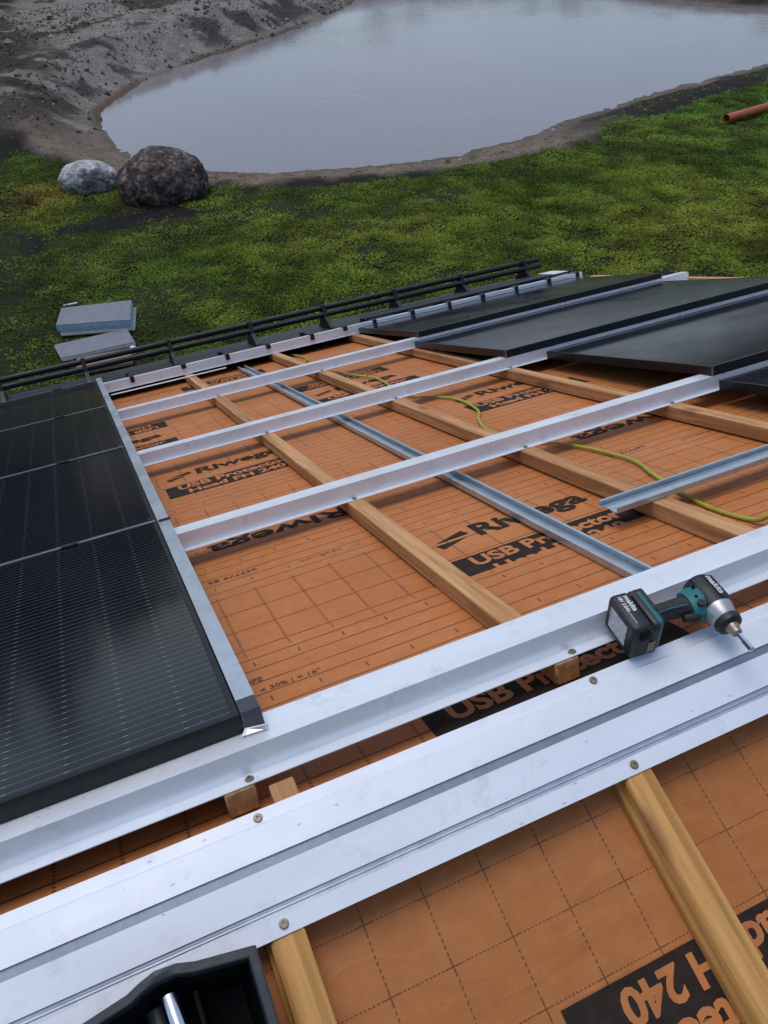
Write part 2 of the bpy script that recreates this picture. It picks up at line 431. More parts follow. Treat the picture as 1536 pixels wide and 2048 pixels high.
d3 = D[..., None]; bk = BK[..., None]
nearcol = sand * (.72 + .55 * n3); nearcol = nearcol + (dark - nearcol) * sstep(2.0, 2.6, d3 + 1.3 * (n1 - .5))
nearcol = nearcol + (dark - nearcol) * (sstep(11.5, 15.5, X) * .95)[..., None] * sstep(.30, .45, n1 + .14) * sstep(.15, .8, d3)
farcol = clay * (1.0 + .8 * n3)
farcol = farcol + (dark * 2.2 - farcol) * sstep(.47, .58, n4 + .10 * np.exp(-((d3 - 2.2) / .7) ** 2) - .04) * sstep(5.0, 2.5, d3) * sstep(.2, .9, d3) * .85
farcol = farcol + (brown - farcol) * sstep(.46, .58, n2 + .35 * (n1 - .5)) * sstep(4.0, 6.5, d3)
lft = (sstep(3.0, 1.0, X) * sstep(21, 25, Y))[..., None]
farcol = farcol + (brown * .9 - farcol) * lft * sstep(.40, .55, n1)
farcol = farcol + (np.array([.13, .080, .040]) - farcol) * sstep(.30, .08, np.abs(d3 - .12)) * bk * sstep(.45, .6, n2 + .1) * .8
colr = nearcol * (1 - bk) + farcol * bk
colr = colr + ((soil * (1 - .6 * n1) + moss * .9 * n1) - colr) * sstep(.15, .6, GM)[..., None]
far_f = (sstep(60, 90, np.hypot(X, Y)))[..., None]; colr = colr + (np.array([.035, .045, .018]) - colr) * far_f
wet = sstep(.55, .05, d3); colr = colr * (1 - .25 * wet)
ny, nx = X.shape
me = bpy.data.meshes.new('ground')
V = np.stack([X, Y, Z], -1).reshape(-1, 3).astype(np.float32)
idx = np.arange(nx * ny).reshape(ny, nx)
F = np.stack([idx[:-1, :-1], idx[:-1, 1:], idx[1:, 1:], idx[1:, :-1]], -1).reshape(-1, 4)
def fast_mesh(me, V, F, col=None, smooth=True):
    k = F.shape[1]
    me.vertices.add(len(V)); me.vertices.foreach_set('co', V.ravel())
    me.loops.add(F.size); me.loops.foreach_set('vertex_index', F.ravel().astype(np.int32))
    me.polygons.add(len(F)); me.polygons.foreach_set('loop_start', (np.arange(len(F)) * k).astype(np.int32))
    me.polygons.foreach_set('use_smooth', np.full(len(F), smooth))
    me.update(calc_edges=True)
    if col is not None:
        a = me.color_attributes.new('tone', 'FLOAT_COLOR', 'POINT')
        c = np.ones((len(V), 4), np.float32); c[:, :3] = col; a.data.foreach_set('color', c.ravel())
    me.validate()
fast_mesh(me, V, F, np.clip(colr, 0, 1).reshape(-1, 3))
n = N('earth'); at = n.t.nodes.new('ShaderNodeAttribute'); at.attribute_name = 'tone'
gr = n.ramp(n.noise(7, 8, .75), [(.25, (.45,) * 3), (.5, (.95,) * 3), (.75, (1.5,) * 3)])
c = n.mix(1.0, at.outputs['Color'], gr, 'MULTIPLY')
st_ = n.math('LESS_THAN', n.voro(5.5)[0], .07)
c = n.mix(n.math('MULTIPLY', st_, n.math('GREATER_THAN', n.noise(1.3, 2), .52)), c, (.24, .235, .23))
n.bs(Base_Color=c, Roughness=.88, Specular_IOR_Level=.12)
n.bump(n.math('ADD', n.noise(5, 8, .75), n.math('MULTIPLY', n.noise(1.2, 4), .8)), .9, .10)
me.materials.append(n.m)
ground = bpy.data.objects.new('ground', me); COL.objects.link(ground); ground['kind'] = 'structure'

wp = smooth_loop(shore, 0); cen = wp.mean(0); wp = cen + (wp - cen) * 1.08
bm = bmesh.new(); bm.faces.new([bm.verts.new((p[0], p[1], LEVEL)) for p in wp]); bmesh.ops.triangulate(bm, faces=bm.faces[:])
me = bpy.data.meshes.new('pond_water'); bm.to_mesh(me); bm.free()
n = N('muddy pond water')
tur = n.noise(.10, 3, .5)
n.bs(Base_Color=n.ramp(tur, [(.35, (.19, .182, .186)), (.65, (.22, .20, .202))]), Roughness=.09, IOR=1.33, Specular_IOR_Level=.5)
rip = n.noise(2.6, 3, .6, vec=n.map((1, 1.9, 1)))
amp = n.ramp(n.noise(.12, 2), [(.42, (.05,) * 3), (.62, (1,) * 3)])
n.bump(n.math('MULTIPLY', rip, amp), .10, .12)
me.materials.append(n.m)
o = bpy.data.objects.new('pond_water', me); COL.objects.link(o); o['kind'] = 'structure'
for p in o.data.polygons:
    if p.normal.z < 0: o.data.flip_normals(); break

# grass: leaves in tufts, one mass
def make_grass():
    NT = 135000
    x = rng.uniform(-5, 30, NT); y = rng.uniform(7.5, 24.5, NT)
    y = np.where(rng.random(NT) < .25, rng.uniform(7.5, 15, NT), y)
    z, d, bk = field(x, y)
    g = grass_mask(x, y, d, bk)
    patch = fbm(x * .8, y * .8, 91, 4); fine = fbm(x * 2.7, y * 2.7, 95, 3)
    dens = g * sstep(.33, .55, patch * .55 + fine * .45 + .16 * sstep(8, 14, x) + .05)
    stray = (d > .9) & (bk < .5) & (rng.random(NT) < .035)
    keep = (rng.random(NT) < dens) | stray
    keep &= (x > -1.6) & (rng.random(NT) < sstep(-1.5, .6, x) + .08) & (x < 1.35 * y + 4)
    x, y, z, fine, patch = x[keep], y[keep], z[keep], fine[keep], patch[keep]
    weed = np.exp(-(((x - .15) / .75) ** 2 + ((y - 19.3) / 1.1) ** 2)); n = len(x); L = 10
    tx = np.repeat(x, L) + rng.normal(0, .06, n * L); ty = np.repeat(y, L) + rng.normal(0, .06, n * L); tz = np.repeat(z, L) - .01
    wd = np.repeat(weed, L)
    a = rng.uniform(0, 2 * np.pi, n * L); ln = rng.uniform(.035, .09, n * L) * (1 + 1.6 * wd); el = rng.uniform(.25, 1.25, n * L); wdt = rng.uniform(.009, .021, n * L)
    dx, dy, dz = np.cos(a) * np.cos(el), np.sin(a) * np.cos(el), np.sin(el)
    px, py = -np.sin(a), np.cos(a)
    base = np.stack([tx, ty, tz], -1); dr = np.stack([dx, dy, dz], -1); pr = np.stack([px, py, 0 * px], -1)
    mid = base + dr * (ln * .55)[:, None]; tip = base + dr * ln[:, None] - np.array([0, 0, 1.]) * (ln * .28)[:, None]
    V = np.stack([base, mid + pr * wdt[:, None], tip, mid - pr * wdt[:, None]], 1).reshape(-1, 3)
    F = np.arange(n * L * 4).reshape(-1, 4)
    h = np.repeat(fbm(x * .5, y * .5, 120, 3), L); v = rng.uniform(.75, 1.25, n * L)
    right = sstep(11, 18, tx + .6 * (ty - 15))
    g1 = np.array([.062, .098, .010]); g2 = np.array([.105, .128, .016]); g3 = np.array([.045, .125, .016]); g4 = np.array([.15, .095, .015]); g5 = np.array([.030, .065, .012])
    c = g1 + (g2 - g1) * sstep(.40, .62, h + rng.normal(0, .08, n * L))[:, None]
    c = c + (g3 - c) * (right * .55)[:, None] + (g5 - c) * (sstep(6, -1, tx) * .45)[:, None]
    dry = (rng.random(n * L) < .06) | (rng.random(n * L) < .75 * wd)
    c = np.where(dry[:, None], g4, c) * v[:, None] * 2.0 * np.repeat(.45 + 1.15 * sstep(.28, .72, .5 * fine + .5 * fbm(x * 1.2, y * 1.2, 140, 3)), L)[:, None]
    c = np.repeat(c, 4, 0)
    me = bpy.data.meshes.new('grass'); fast_mesh(me, V.astype(np.float32), F, c, False)
    nn = N('grass leaves'); at = nn.t.nodes.new('ShaderNodeAttribute'); at.attribute_name = 'tone'
    nn.bs(Base_Color=at.outputs['Color'], Roughness=.55, Specular_IOR_Level=.25)
    tl = nn.t.nodes.new('ShaderNodeBsdfTranslucent'); nn.link(at.outputs['Color'], tl.inputs[0])
    mx = nn.t.nodes.new('ShaderNodeMixShader'); mx.inputs[0].default_value = .35
    nn.link(nn.b.outputs[0], mx.inputs[1]); nn.link(tl.outputs[0], mx.inputs[2]); nn.link(mx.outputs[0], nn.t.nodes['Material Output'].inputs[0])
    me.materials.append(nn.m)
    o = bpy.data.objects.new('grass', me); COL.objects.link(o); o['kind'] = 'stuff'
    o['label'] = 'low patchy green grass and clover between the roof and the pond'; o['category'] = 'grass'
make_grass()

# clods and stones on the bare earth
def make_clods():
    n = 16000
    x = np.concatenate([rng.uniform(-3, 31, n), rng.uniform(-1, 20, n)]); y = np.concatenate([rng.uniform(15, 52, n), rng.uniform(22, 50, n)])
    z, d, bk = field(x, y); g = grass_mask(x, y, d, bk)
    keep = ((bk > .5) | (rng.random(len(x)) < .12)) & (d > .05) & (g < .25) & (d < 14) & (fbm(x * .7, y * .7, 200, 3) + rng.normal(0, .08, len(x)) > .47); x, y, z, bk = x[keep], y[keep], z[keep], bk[keep]; n = len(x)
    s_ = np.minimum(rng.lognormal(-3.45, .55, n), .17) * np.where(bk > .5, 1.0, .6)
    O = np.array([(1, 0, 0), (0, 1, 0), (-1, 0, 0), (0, -1, 0), (0, 0, .8), (0, 0, -.6)], float)
    a = rng.uniform(0, 6.28, n); ca, sa = np.cos(a), np.sin(a)
    P = O[None] * rng.uniform(.55, 1.35, (n, 6, 1)) * s_[:, None, None]
    V = np.stack([P[..., 0] * ca[:, None] - P[..., 1] * sa[:, None] + x[:, None], P[..., 0] * sa[:, None] + P[..., 1] * ca[:, None] + y[:, None], P[..., 2] + z[:, None] + .15 * s_[:, None]], -1).reshape(-1, 3)
    T = np.array([(0, 1, 4), (1, 2, 4), (2, 3, 4), (3, 0, 4), (1, 0, 5), (2, 1, 5), (3, 2, 5), (0, 3, 5)])
    F = (np.arange(n)[:, None, None] * 6 + T[None]).reshape(-1, 3)
    tone = rng.uniform(.35, 1.5, n)[:, None] * np.where(rng.random(n)[:, None] < .12, np.array([.26, .26, .26]), np.array([.115, .102, .088]))
    me = bpy.data.meshes.new('clods'); fast_mesh(me, V.astype(np.float32), F, np.repeat(tone, 6, 0), False)
    nn = N('clods'); at = nn.t.nodes.new('ShaderNodeAttribute'); at.attribute_name = 'tone'; nn.bs(Base_Color=at.outputs['Color'], Roughness=.85, Specular_IOR_Level=.15)
    me.materials.append(nn.m); o = bpy.data.objects.new('clods', me); COL.objects.link(o); o['kind'] = 'stuff'
    o['label'] = 'loose clods and stones strewn over the bare pond banks'; o['category'] = 'rubble'
make_clods()

# the dark wood beyond the field; the panels mirror it
def make_wood():
    V = []; F = []; C = []
    for k in range(120):
        a = R(-80) + R(160) * (k + random.random() * .8) / 120; dist = random.uniform(52, 66) if a < R(1.5) else random.uniform(105, 122)
        cx, cy = math.sin(a) * dist, math.cos(a) * dist; hh = random.uniform(7, 9.5) if a < R(1.5) else random.uniform(4.5, 7.5); rr = random.uniform(3.0, 4.6)
        nq = 70
        t = np.arange(nq) / nq; h = hh * (.12 + .88 * rng.random(nq)); rad = rr * np.sqrt(rng.random(nq)) * np.clip(1.15 - (h / hh) ** 2, .1, 1)
        th = rng.uniform(0, 2 * np.pi, nq)
        ctr = np.stack([cx + rad * np.cos(th), cy + rad * np.sin(th), h], -1)
        for q in range(nq):
            u = rng.normal(size=3); u /= np.linalg.norm(u); v = np.cross(u, rng.normal(size=3)); v /= np.linalg.norm(v); s_ = rng.uniform(.7, 1.5)
            V += [ctr[q] + u * s_, ctr[q] + v * s_, ctr[q] - u * s_, ctr[q] - v * s_]; C += [np.array([.016, .021, .012]) * rng.uniform(.5, 1.4)] * 4
    for k in range(46):
        cy = random.uniform(24, 58); cx = -2.6 - .05 * (cy - 24) - random.random() ** 2 * 9; hh = random.uniform(5.5, 8.5); rr = random.uniform(1.5, 2.3); nq = 150
        h = hh * rng.random(nq) ** 1.3; rad = rr * np.sqrt(rng.random(nq)) * np.clip(1.1 - h / hh, .1, 1); th = rng.uniform(0, 2 * np.pi, nq)
        ctr = np.stack([cx + rad * np.cos(th), cy + rad * np.sin(th), h], -1)
        for q in range(nq):
            u = rng.normal(size=3); u /= np.linalg.norm(u); v = np.cross(u, rng.normal(size=3)); v /= np.linalg.norm(v); s_ = rng.uniform(.25, .6)
            V += [ctr[q] + u * s_, ctr[q] + v * s_, ctr[q] - u * s_, ctr[q] - v * s_]; C += [np.array([.012, .016, .009]) * rng.uniform(.5, 1.4)] * 4
    V = np.array(V, np.float32); F = np.arange(len(V)).reshape(-1, 4)
    me = bpy.data.meshes.new('distant_wood'); fast_mesh(me, V, F, np.array(C), False)
    nn = N('distant leaves'); at = nn.t.nodes.new('ShaderNodeAttribute'); at.attribute_name = 'tone'; nn.bs(Base_Color=at.outputs['Color'], Roughness=.8)
    me.materials.append(nn.m); o = bpy.data.objects.new('distant_wood', me); COL.objects.link(o); o['kind'] = 'stuff'
    o['label'] = 'dark far wood behind the pond, mirrored in the panels'; o['category'] = 'wood'
make_wood()

# ------------------------------------------------------------------ the house under the roof
XL, XR = -3.4, 3.74
EAVE = 4.86
house = thing('house', 'low house carrying the unfinished pitched roof', 'house', WORLD, (0, RY, 0))
b = (0, RY, 0)
yE = RY + 4.2 * CP
yN = RY - 4.2 * CP
zt = RZ - 4.2 * SP - .20
part(house, 'wall', MB().box(XL + .5, XR - .45, yE - .3, yE, -.3, zt), 'plaster')
part(house, 'wall', MB().box(XL + .5, XR - .45, yN, yN + .3, -.3, zt), 'plaster')
for x0 in (XL + .5, XR - .75):
    g = MB(); pr = [(yN + .301, -.3), (yE - .301, -.3), (yE - .301, zt), (RY, RZ - .26), (yN + .301, zt)]
    g.add([(x, p, q) for x in (x0, x0 + .3) for p, q in pr], [(4, 3, 2, 1, 0), (5, 6, 7, 8, 9)] + [(i, (i + 1) % 5, 5 + (i + 1) % 5, 5 + i) for i in range(5)])
    part(house, 'gable_wall', g, 'plaster')
def world_boxed(frame, *a):
    t = MB().box(*a); return MB().add([frame @ Vector(p) for p in t.v], t.f)
part(house, 'roof_deck', world_boxed(FAR, XL, XR, .005, EAVE, -.16, -.006), 'osb')
part(house, 'roof_deck', world_boxed(NEAR, XL, XR, -EAVE, -.005, -.16, -.006), 'osb')

# gable boards at the right-hand verge
def board(name, label, frame, x0, x1, y0, y1, z0, z1, mat, cat, group=None, bev=.002):
    o = MB().box(x0, x1, y0, y1, z0, z1).build(name, mat, frame=frame, base=((x0 + x1) / 2, (y0 + y1) / 2, z0), bevel=bev, segs=1)
    return tag(o, label, cat, group)
board('verge_board', 'long pale timber board closing the right-hand edge of the roof behind the black panels', FAR, 3.742, 3.79, .06, 4.35, -.14, .062, 'board', 'board')

# ------------------------------------------------------------------ membrane sheets with their print
def sheet_thing(label, frame, y0, y1, z, mat, th=.003):
    mb = MB().box(XL + .01, XR - .002, y0, y1, z - th, z)
    o = mb.build('roof_membrane', mat, frame=frame)
    return tag(o, label, 'roof membrane')
mem1 = sheet_thing('orange membrane strip lapped along the ridge under the wide white rail', FAR, .004, .515, .004, 'mem_far')
mem2 = sheet_thing('broad orange printed membrane sheet between the battens in the upper half of the far slope', FAR, .45, 2.52, 0, 'mem_far')
mem3 = sheet_thing('orange printed membrane sheet near the eave, half hidden by narrow white rails', FAR, 2.46, EAVE - .1, -.003, 'mem_far', .002)
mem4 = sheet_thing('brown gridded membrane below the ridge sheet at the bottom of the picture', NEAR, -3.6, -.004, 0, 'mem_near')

def block(root, x, s, z, flip=False, title=True, line2=True, lo=None):
    """one printed logo block: black bar with two knocked-out lines and the maker's name above; x, s = lower left corner as seen"""
    W_, H_ = .53, .145
    s0 = s if lo is None else lo
    def put(a0, a1, b0, b1):
        return (x + a0, x + a1, s + b0, s + b1) if not flip else (x + W_ - a1, x + W_ - a0, s + H_ - b1, s + H_ - b0)
    bar = MB()
    p = put(0, W_, 0, H_); y0 = p[2] if lo is None else lo
    bar.add([(p[0], y0, z), (p[1], y0, z), (p[1], p[3], z), (p[0], p[3], z)], [(0, 1, 2, 3)])
    o = bar.build('print_bar', 'print'); o.matrix_world = Matrix.Identity(4); o.parent = root
    lettering(root, 'lettering', 'USB Protector', 'print_or', put(.045, .475, .079, .136), flip=flip, z=z + .0006, bold=.035)
    if line2: lettering(root, 'lettering', 'Head FH 240', 'print_or', put(.075, .445, .012, .064), flip=flip, z=z + .0006, bold=.035)
    if title:
        lettering(root, 'lettering', 'Riwega', 'print', put(.14, .475, .212, .325), flip=flip, z=z, bold=.032)
        q = put(.02, .125, .235, .30)
        a, b_, c_, d_ = q; mx = (b_ - a)
        t = MB()
        t.add([(a + mx * .02, c_ + (d_ - c_) * .58, z), (b_ - mx * .12, d_ + (d_ - c_) * .10, z), (b_ - mx * .02, c_ + (d_ - c_) * .62, z)], [(0, 1, 2)])
        t.add([(a - mx * .02, c_ + (d_ - c_) * .36, z), (a + mx * .08, c_ - (d_ - c_) * .10, z), (b_ - mx * .15, c_ + (d_ - c_) * .38, z)], [(0, 1, 2)])
        o = t.build('print_emblem', 'print'); o.matrix_world = Matrix.Identity(4); o.parent = root
block(mem2, .167, 1.82, .0012)
block(mem2, 1.425, 1.82, .0012)
block(mem2, .697, .478, .0012)
block(mem1, .373, -.045, .0052, title=False, line2=False, lo=.012)
block(mem1, 1.64, -.045, .0052, title=False, line2=False, lo=.012)
for x in (-.20, 1.045, 2.3): block(mem3, x, 2.672, -.0018, title=True)
for x in (-.20, 1.03, 2.3): block(mem3, x, 3.11, -.0018, flip=True, title=False)
for x in (.545, 1.8): block(mem3, x, 4.0, -.0018, title=False)
block(mem4, .368, -.555, .0012, flip=True)
for x0 in (.195, 1.46): lettering(mem2, 'lettering', 'Riwega', 'print', (x0, x0 + .43, 1.155, 1.262), flip=True, z=.0012, bold=.022)
lettering(mem1, 'lettering', '< 30% | < 16°', 'print_small', (.146, .272, .340, .359), z=.0052, bold=.01)
lettering(mem1, 'lettering', 'SLOPE', 'print_small', (.098, .161, .387, .404), z=.0052, bold=.01)
for x0 in (.15, 1.42):
    lettering(mem2, 'lettering', '247779 B6', 'print_small', (x0, x0 + .135, .955, .972), flip=True, z=.0012, bold=.01)
    lettering(mem2, 'lettering', 'TOP SIDE | LATO', 'print_small', (x0 + .245, x0 + .365, .915, .928), flip=True, z=.0012, bold=.01)

# ------------------------------------------------------------------ battens (counter battens, up the slope)
where = {.637: 'timber batten with dark knots, left of the steel channel on the far slope', 1.225: 'timber batten running along the yellow cable on the far slope',
         1.80: 'timber batten whose upper length shows right of the yellow cable, meeting the black panels', .042: 'timber batten under the finished black panels, its end showing in the ridge gap'}
for x, lab in where.items():
    o = MB().box(x - .0245, x + .0245, .016, 4.40, .0055, .05).build('batten', 'batten', frame=FAR, base=(x, 2.2, .004), bevel=.0025, segs=1)
    tag(o, lab, 'batten', 'battens on the far slope')
near_b = {.042: 'damp timber batten beside the black tray at the lower edge', .637: 'damp yellowish timber batten on the gridded membrane, right of centre', 1.23: 'damp timber batten on the near slope at the far right', -.55: 'damp timber batten left of the black tray, out of view'}
for x, lab in near_b.items():
    if x < -.5: continue
    mb = MB(); y0, y1 = -3.2, -.022
    pr = [(-.032, .0005), (-.032, .018), (-.026, .024), (-.026, .044), (-.020, .05), (.025, .05), (.025, .0005)]
    L = len(pr)
    mb.add([(x + p, y, q) for y in (y0, y1) for p, q in pr], [tuple(range(L)), tuple(range(2 * L - 1, L - 1, -1))] + [(i, L + i, L + (i + 1) % L, (i + 1) % L) for i in range(L)])
    o = mb.build('batten', 'batten_near', frame=NEAR, base=(x, -1.6, 0), bevel=.0015, segs=1)
    tag(o, lab, 'batten', 'battens on the near slope')
board('timber_offcut', 'short timber offcut lying in the ridge gap beside the left batten end', RIDGE, .085, .125, -.022, .022, .012, .042, 'batten', 'offcut')

# ------------------------------------------------------------------ screws
def screw(root, x, y, z, r=.0062, h=.0035):
    mb = MB(); n_ = 12
    ring = lambda rr, zz: [(x + rr * math.cos(2 * math.pi * k / n_), y + rr * math.sin(2 * math.pi * k / n_), zz) for k in range(n_)]
    mb.loft([ring(r * 1.25, z), ring(r * 1.25, z + .0009), ring(r, z + .001), ring(r * .9, z + h), ring(r * .5, z + h), ring(r * .45, z + h * .4)])
    return part(root, 'screw', mb, 'screw', smooth=True)

# ------------------------------------------------------------------ rails
def zrail(label, sb, top=.0985, flange=.065, low=.020, x0=XL + .1, x1=3.70, lip=.008, mat='rail', screws=()):
    t = thing('rail', label, 'rail', FAR, ((x0 + x1) / 2, sb, .05), 'white rails across the far slope')
    prof = [(sb, .0525), (sb + low, .0525), (sb + low + .002, top), (sb + low + flange, top), (sb + low + flange + .001, top - .004), (sb + low + flange + lip, top - .005)]
    part(t, 'profile', MB().sheet(prof, x0, x1, .0016, 1), mat)
    for x in screws: screw(t, x, sb + low * .5, .0527)
    return t
SB = {5: .018, 4: 1.113, 3: 2.19, 2: 3.262, 1: 4.31}
bx_ = (.042, .637, 1.225, 1.80, 2.42)
r5 = zrail('wide white metal rail along the ridge carrying the black power tool', SB[5], flange=.082, low=.024, x1=3.72, screws=[x + .02 for x in (.042, .637, 1.225)])
r4 = zrail('white metal rail nearest the ridge rail, crossing the broad printed membrane', SB[4], x1=3.72, screws=bx_[1:4])
r3 = zrail('white metal rail third up from the eave, crossing in front of two logo rows', SB[3], x1=3.72, screws=bx_[1:4])
r2 = zrail('white metal rail second up from the eave, its end sticking past the verge', SB[2], x1=3.755, screws=bx_[1:4])
# eave rail with its black hook clips
t = thing('eave_rail', 'white metal strip along the eave with black hook clips', 'rail', FAR, (1.0, 4.31, .05))
prof = [(4.305, .0525), (4.316, .0525), (4.318, .110), (4.36, .110), (4.361, .075)]
part(t, 'profile', MB().sheet(prof, XL + .1, 3.665, .0016), 'rail')
for i, x in enumerate((.29, .62, .91, 1.19, 1.5, 1.74, 1.96, 2.25, 2.54, 2.81, 3.09, 3.37, 3.62)):
    c = MB().sheet_y([(x - .012, .0), (x + .012, .0)], 0, 0, .001) if False else MB()
    if i % 2 == 0:
        c.box(x - .013, x + .013, 4.308, 4.3165, .078, .116); c.box(x - .013, x + .013, 4.308, 4.372, .1115, .116); c.box(x - .020, x + .004, 4.50, 4.56, .085, .116)
        c.box(x - .010, x - .002, 4.37, 4.51, .098, .1125)
    else:
        c.box(x - .015, x + .015, 4.306, 4.3165, .088, .118); c.box(x - .015, x + .015, 4.3165, 4.38, .1115, .118)
    part(t, 'hook_clip', c, 'black', bevel=.0015, segs=1)
    s_ = MB(); s_.tube([(x, 4.335, .116), (x, 4.335, .122)], .005, 8); part(t, 'clip_bolt', s_, 'chrome', smooth=True)

# ------------------------------------------------------------------ ridge sheet on the near slope
t = thing('ridge_sheet', 'wide ribbed white metal sheet along the ridge with brass coloured screws', 'metal sheet', NEAR, (.3, -.08, .05))
for nm, pr, mt in (('lower_flange', [(-.172, .0522), (-.1445, .0528)], 'ridge'), ('lower_groove', [(-.1443, .0522), (-.1395, .0522), (-.1385, .0550), (-.1360, .0550), (-.1350, .0555), (-.1318, .0557)], 'trim'),
                   ('lower_band', [(-.1316, .0510), (-.1310, .0602), (-.0818, .0612), (-.0812, .0518)], 'ridge'), ('joint_strip', [(-.0810, .0578), (-.0682, .0580)], 'strip'),
                   ('upper_band', [(-.0680, .0520), (-.0674, .0622), (-.0215, .0592), (-.0195, .0548), (-.0178, .0538), (.001, .0522)], 'ridge')):
    part(t, nm, MB().sheet(pr, XL + .1, 3.72, .0012), mt)
for x in (.042, .637, 1.23): screw(t, x + .012, -.0100, .0530, .006); screw(t, x, -.158, .0526, .006)

# ------------------------------------------------------------------ trim at the edge of the finished panels
t = thing('panel_trim', 'long grey metal trim closing the right edge of the finished black panels', 'trim', FAR, (.10, 2.3, .099))
part(t, 'profile', MB().sheet_y([(.0800, .101), (.0805, .1345), (.1125, .1345), (.1130, .101)], .088, 4.45, .0014), 'trim')
part(t, 'end_plate', MB().box(.0808, .1122, .0865, .128, .1347, .1358), 'tagbrown', bevel=.0005, segs=1)
part(t, 'end_cap', MB().box(.0808, .1122, .0850, .0872, .1005, .1346), 'tagbrown')
part(t, 'splice_clip', MB().box(.083, .116, 1.176, 1.190, .1347, .138), 'black', bevel=.001, segs=1)
t2 = MB(); t2.add([(.070, .074, .1012), (.114, .070, .1005), (.117, .0845, .1020), (.080, .0845, .108)], [(0, 1, 2, 3)]); t2.add([(.070, .074, .1000), (.114, .070, .0993), (.117, .0845, .1008), (.080, .0845, .1068)], [(3, 2, 1, 0)])
part(t, 'end_tongue', t2, 'trim')

# ------------------------------------------------------------------ panels
def panel(label, x0, x1, y0, y1, z0, z1, group, corner=True):
    """y0 = upper edge (towards the ridge) whose glass lies at z0; y1 = lower edge at z1"""
    L = math.hypot(y1 - y0, z1 - z0); ang = math.atan2(z1 - z0, y1 - y0)
    fr = FAR @ Matrix.Translation((x0, y0, z0)) @ Matrix.Rotation(ang, 4, 'X')
    t = bpy.data.objects.new('solar_panel', None); COL.objects.link(t); t.empty_display_size = .1
    t.matrix_world = fr; tag(t, label, 'solar panel', group); BASES[t.name] = (0, 0, 0)
    W_ = x1 - x0; th = .034; fw = .011
    f = MB()
    f.box(0, W_, 0, fw, -th, 0); f.box(0, W_, L - fw, L, -th, 0); f.box(0, fw, fw, L - fw, -th, -.0002); f.box(W_ - fw, W_, fw, L - fw, -th, -.0002)
    part(t, 'frame', f, 'frame', bevel=.0008, segs=1)
    part(t, 'glass', MB().box(fw, W_ - fw, fw, L - fw, -.007, -.0016), 'glass')
    part(t, 'back_sheet', MB().box(fw, W_ - fw, fw, L - fw, -.012, -.0075), 'blackp')
    if not corner:
        part(t, 'joint_strip', MB().box(.002, W_ - .002, L + .0008, L + .0060, -.030, .0010), 'trim')
        if y0 > .5: part(t, 'corner_bolt', MB().tube([(W_ - .014, .040, -.0015), (W_ - .014, .040, .0012)], .0055, 10), 'chrome', smooth=True)
        part(t, 'edge_clip', MB().box(W_ - .26, W_ - .215, L - .012, L + .0075, .0014, .0045), 'black', bevel=.001, segs=1)
    if corner:
        for xx in (-.0012, W_ - .0048):
            part(t, 'corner_key', MB().box(xx, xx + .006, -.0012, .004, -th + .001, -.001), 'frame_edge')
    return t
ZT, ZB = .1335, .0880
gL, gR = 'finished black solar panels', 'loosely laid black solar panels'
XA = .078
panel('finished black solar panel with silver wires, nearest the ridge rail at the left', XA - 1.722, XA, .086, 1.199, ZT, ZT, gL, False)
panel('finished black solar panel at the left, second from the ridge', XA - 1.722, XA, 1.207, 2.263, ZT, ZT, gL, False)
panel('finished black solar panel at the left, third from the ridge', XA - 1.722, XA, 2.271, 3.326, ZT, ZT, gL, False)
panel('finished black solar panel at the left, lowest at the eave', XA - 1.722, XA, 3.334, 4.400, ZT, ZT - .004, gL, False)
panel('loose black solar panel lowest at the eave, mirroring the white eave strip', 1.83, 3.545, 3.285, 4.302, ZT, .088, gR)
panel('loose black solar panel second up from the eave, its verge end behind the rail end', 1.79, 3.51, 2.212, 3.258, ZT, .088, gR)
panel('loose black solar panel third up from the eave, mirroring grey sky', 1.985, 3.706, 1.136, 2.186, ZT, .088, gR)
panel('loose black solar panel nearest the ridge at the right, only its low left corner showing', 1.985, 3.706, .046, 1.108, ZT, .088, gR)

# ------------------------------------------------------------------ steel channels
def cchannel(name, label, pts_frame, w_, h_, l0, l1, along, at0, z0):
    """c channel open upwards with inward lips"""
    pr = [(-w_ / 2 + .008, h_), (-w_ / 2, h_), (-w_ / 2, .001), (-.010, .001), (-.008, .0032), (.008, .0032), (.010, .001), (w_ / 2, .001), (w_ / 2, h_), (w_ / 2 - .008, h_)]
    pr = [(at0 + a, z0 + c) for a, c in pr]
    mb = MB().sheet_y(pr, l0, l1, -.0009) if along == 'y' else MB().sheet(pr, l0, l1, -.0009)
    base = (at0, (l0 + l1) / 2, z0) if along == 'y' else ((l0 + l1) / 2, at0, z0)
    return tag(mb.build(name, 'galv', frame=pts_frame, base=base), label, 'channel')
cchannel('steel_channel', 'long galvanised steel channel lying down the slope under the white rails', FAR, .052, .019, .20, 4.28, 'y', .978, .0062)
cchannel('steel_channel', 'galvanised steel channel lying loose across two battens at the right edge', FAR, .074, .015, 1.095, 3.60, 'x', .520, .0508)
board('white_strip', 'thin white plastic strip lying on the membrane below the eave strip', FAR, .135, .86, 4.15, 4.172, .052, .058, 'white', 'strip', None, .002)

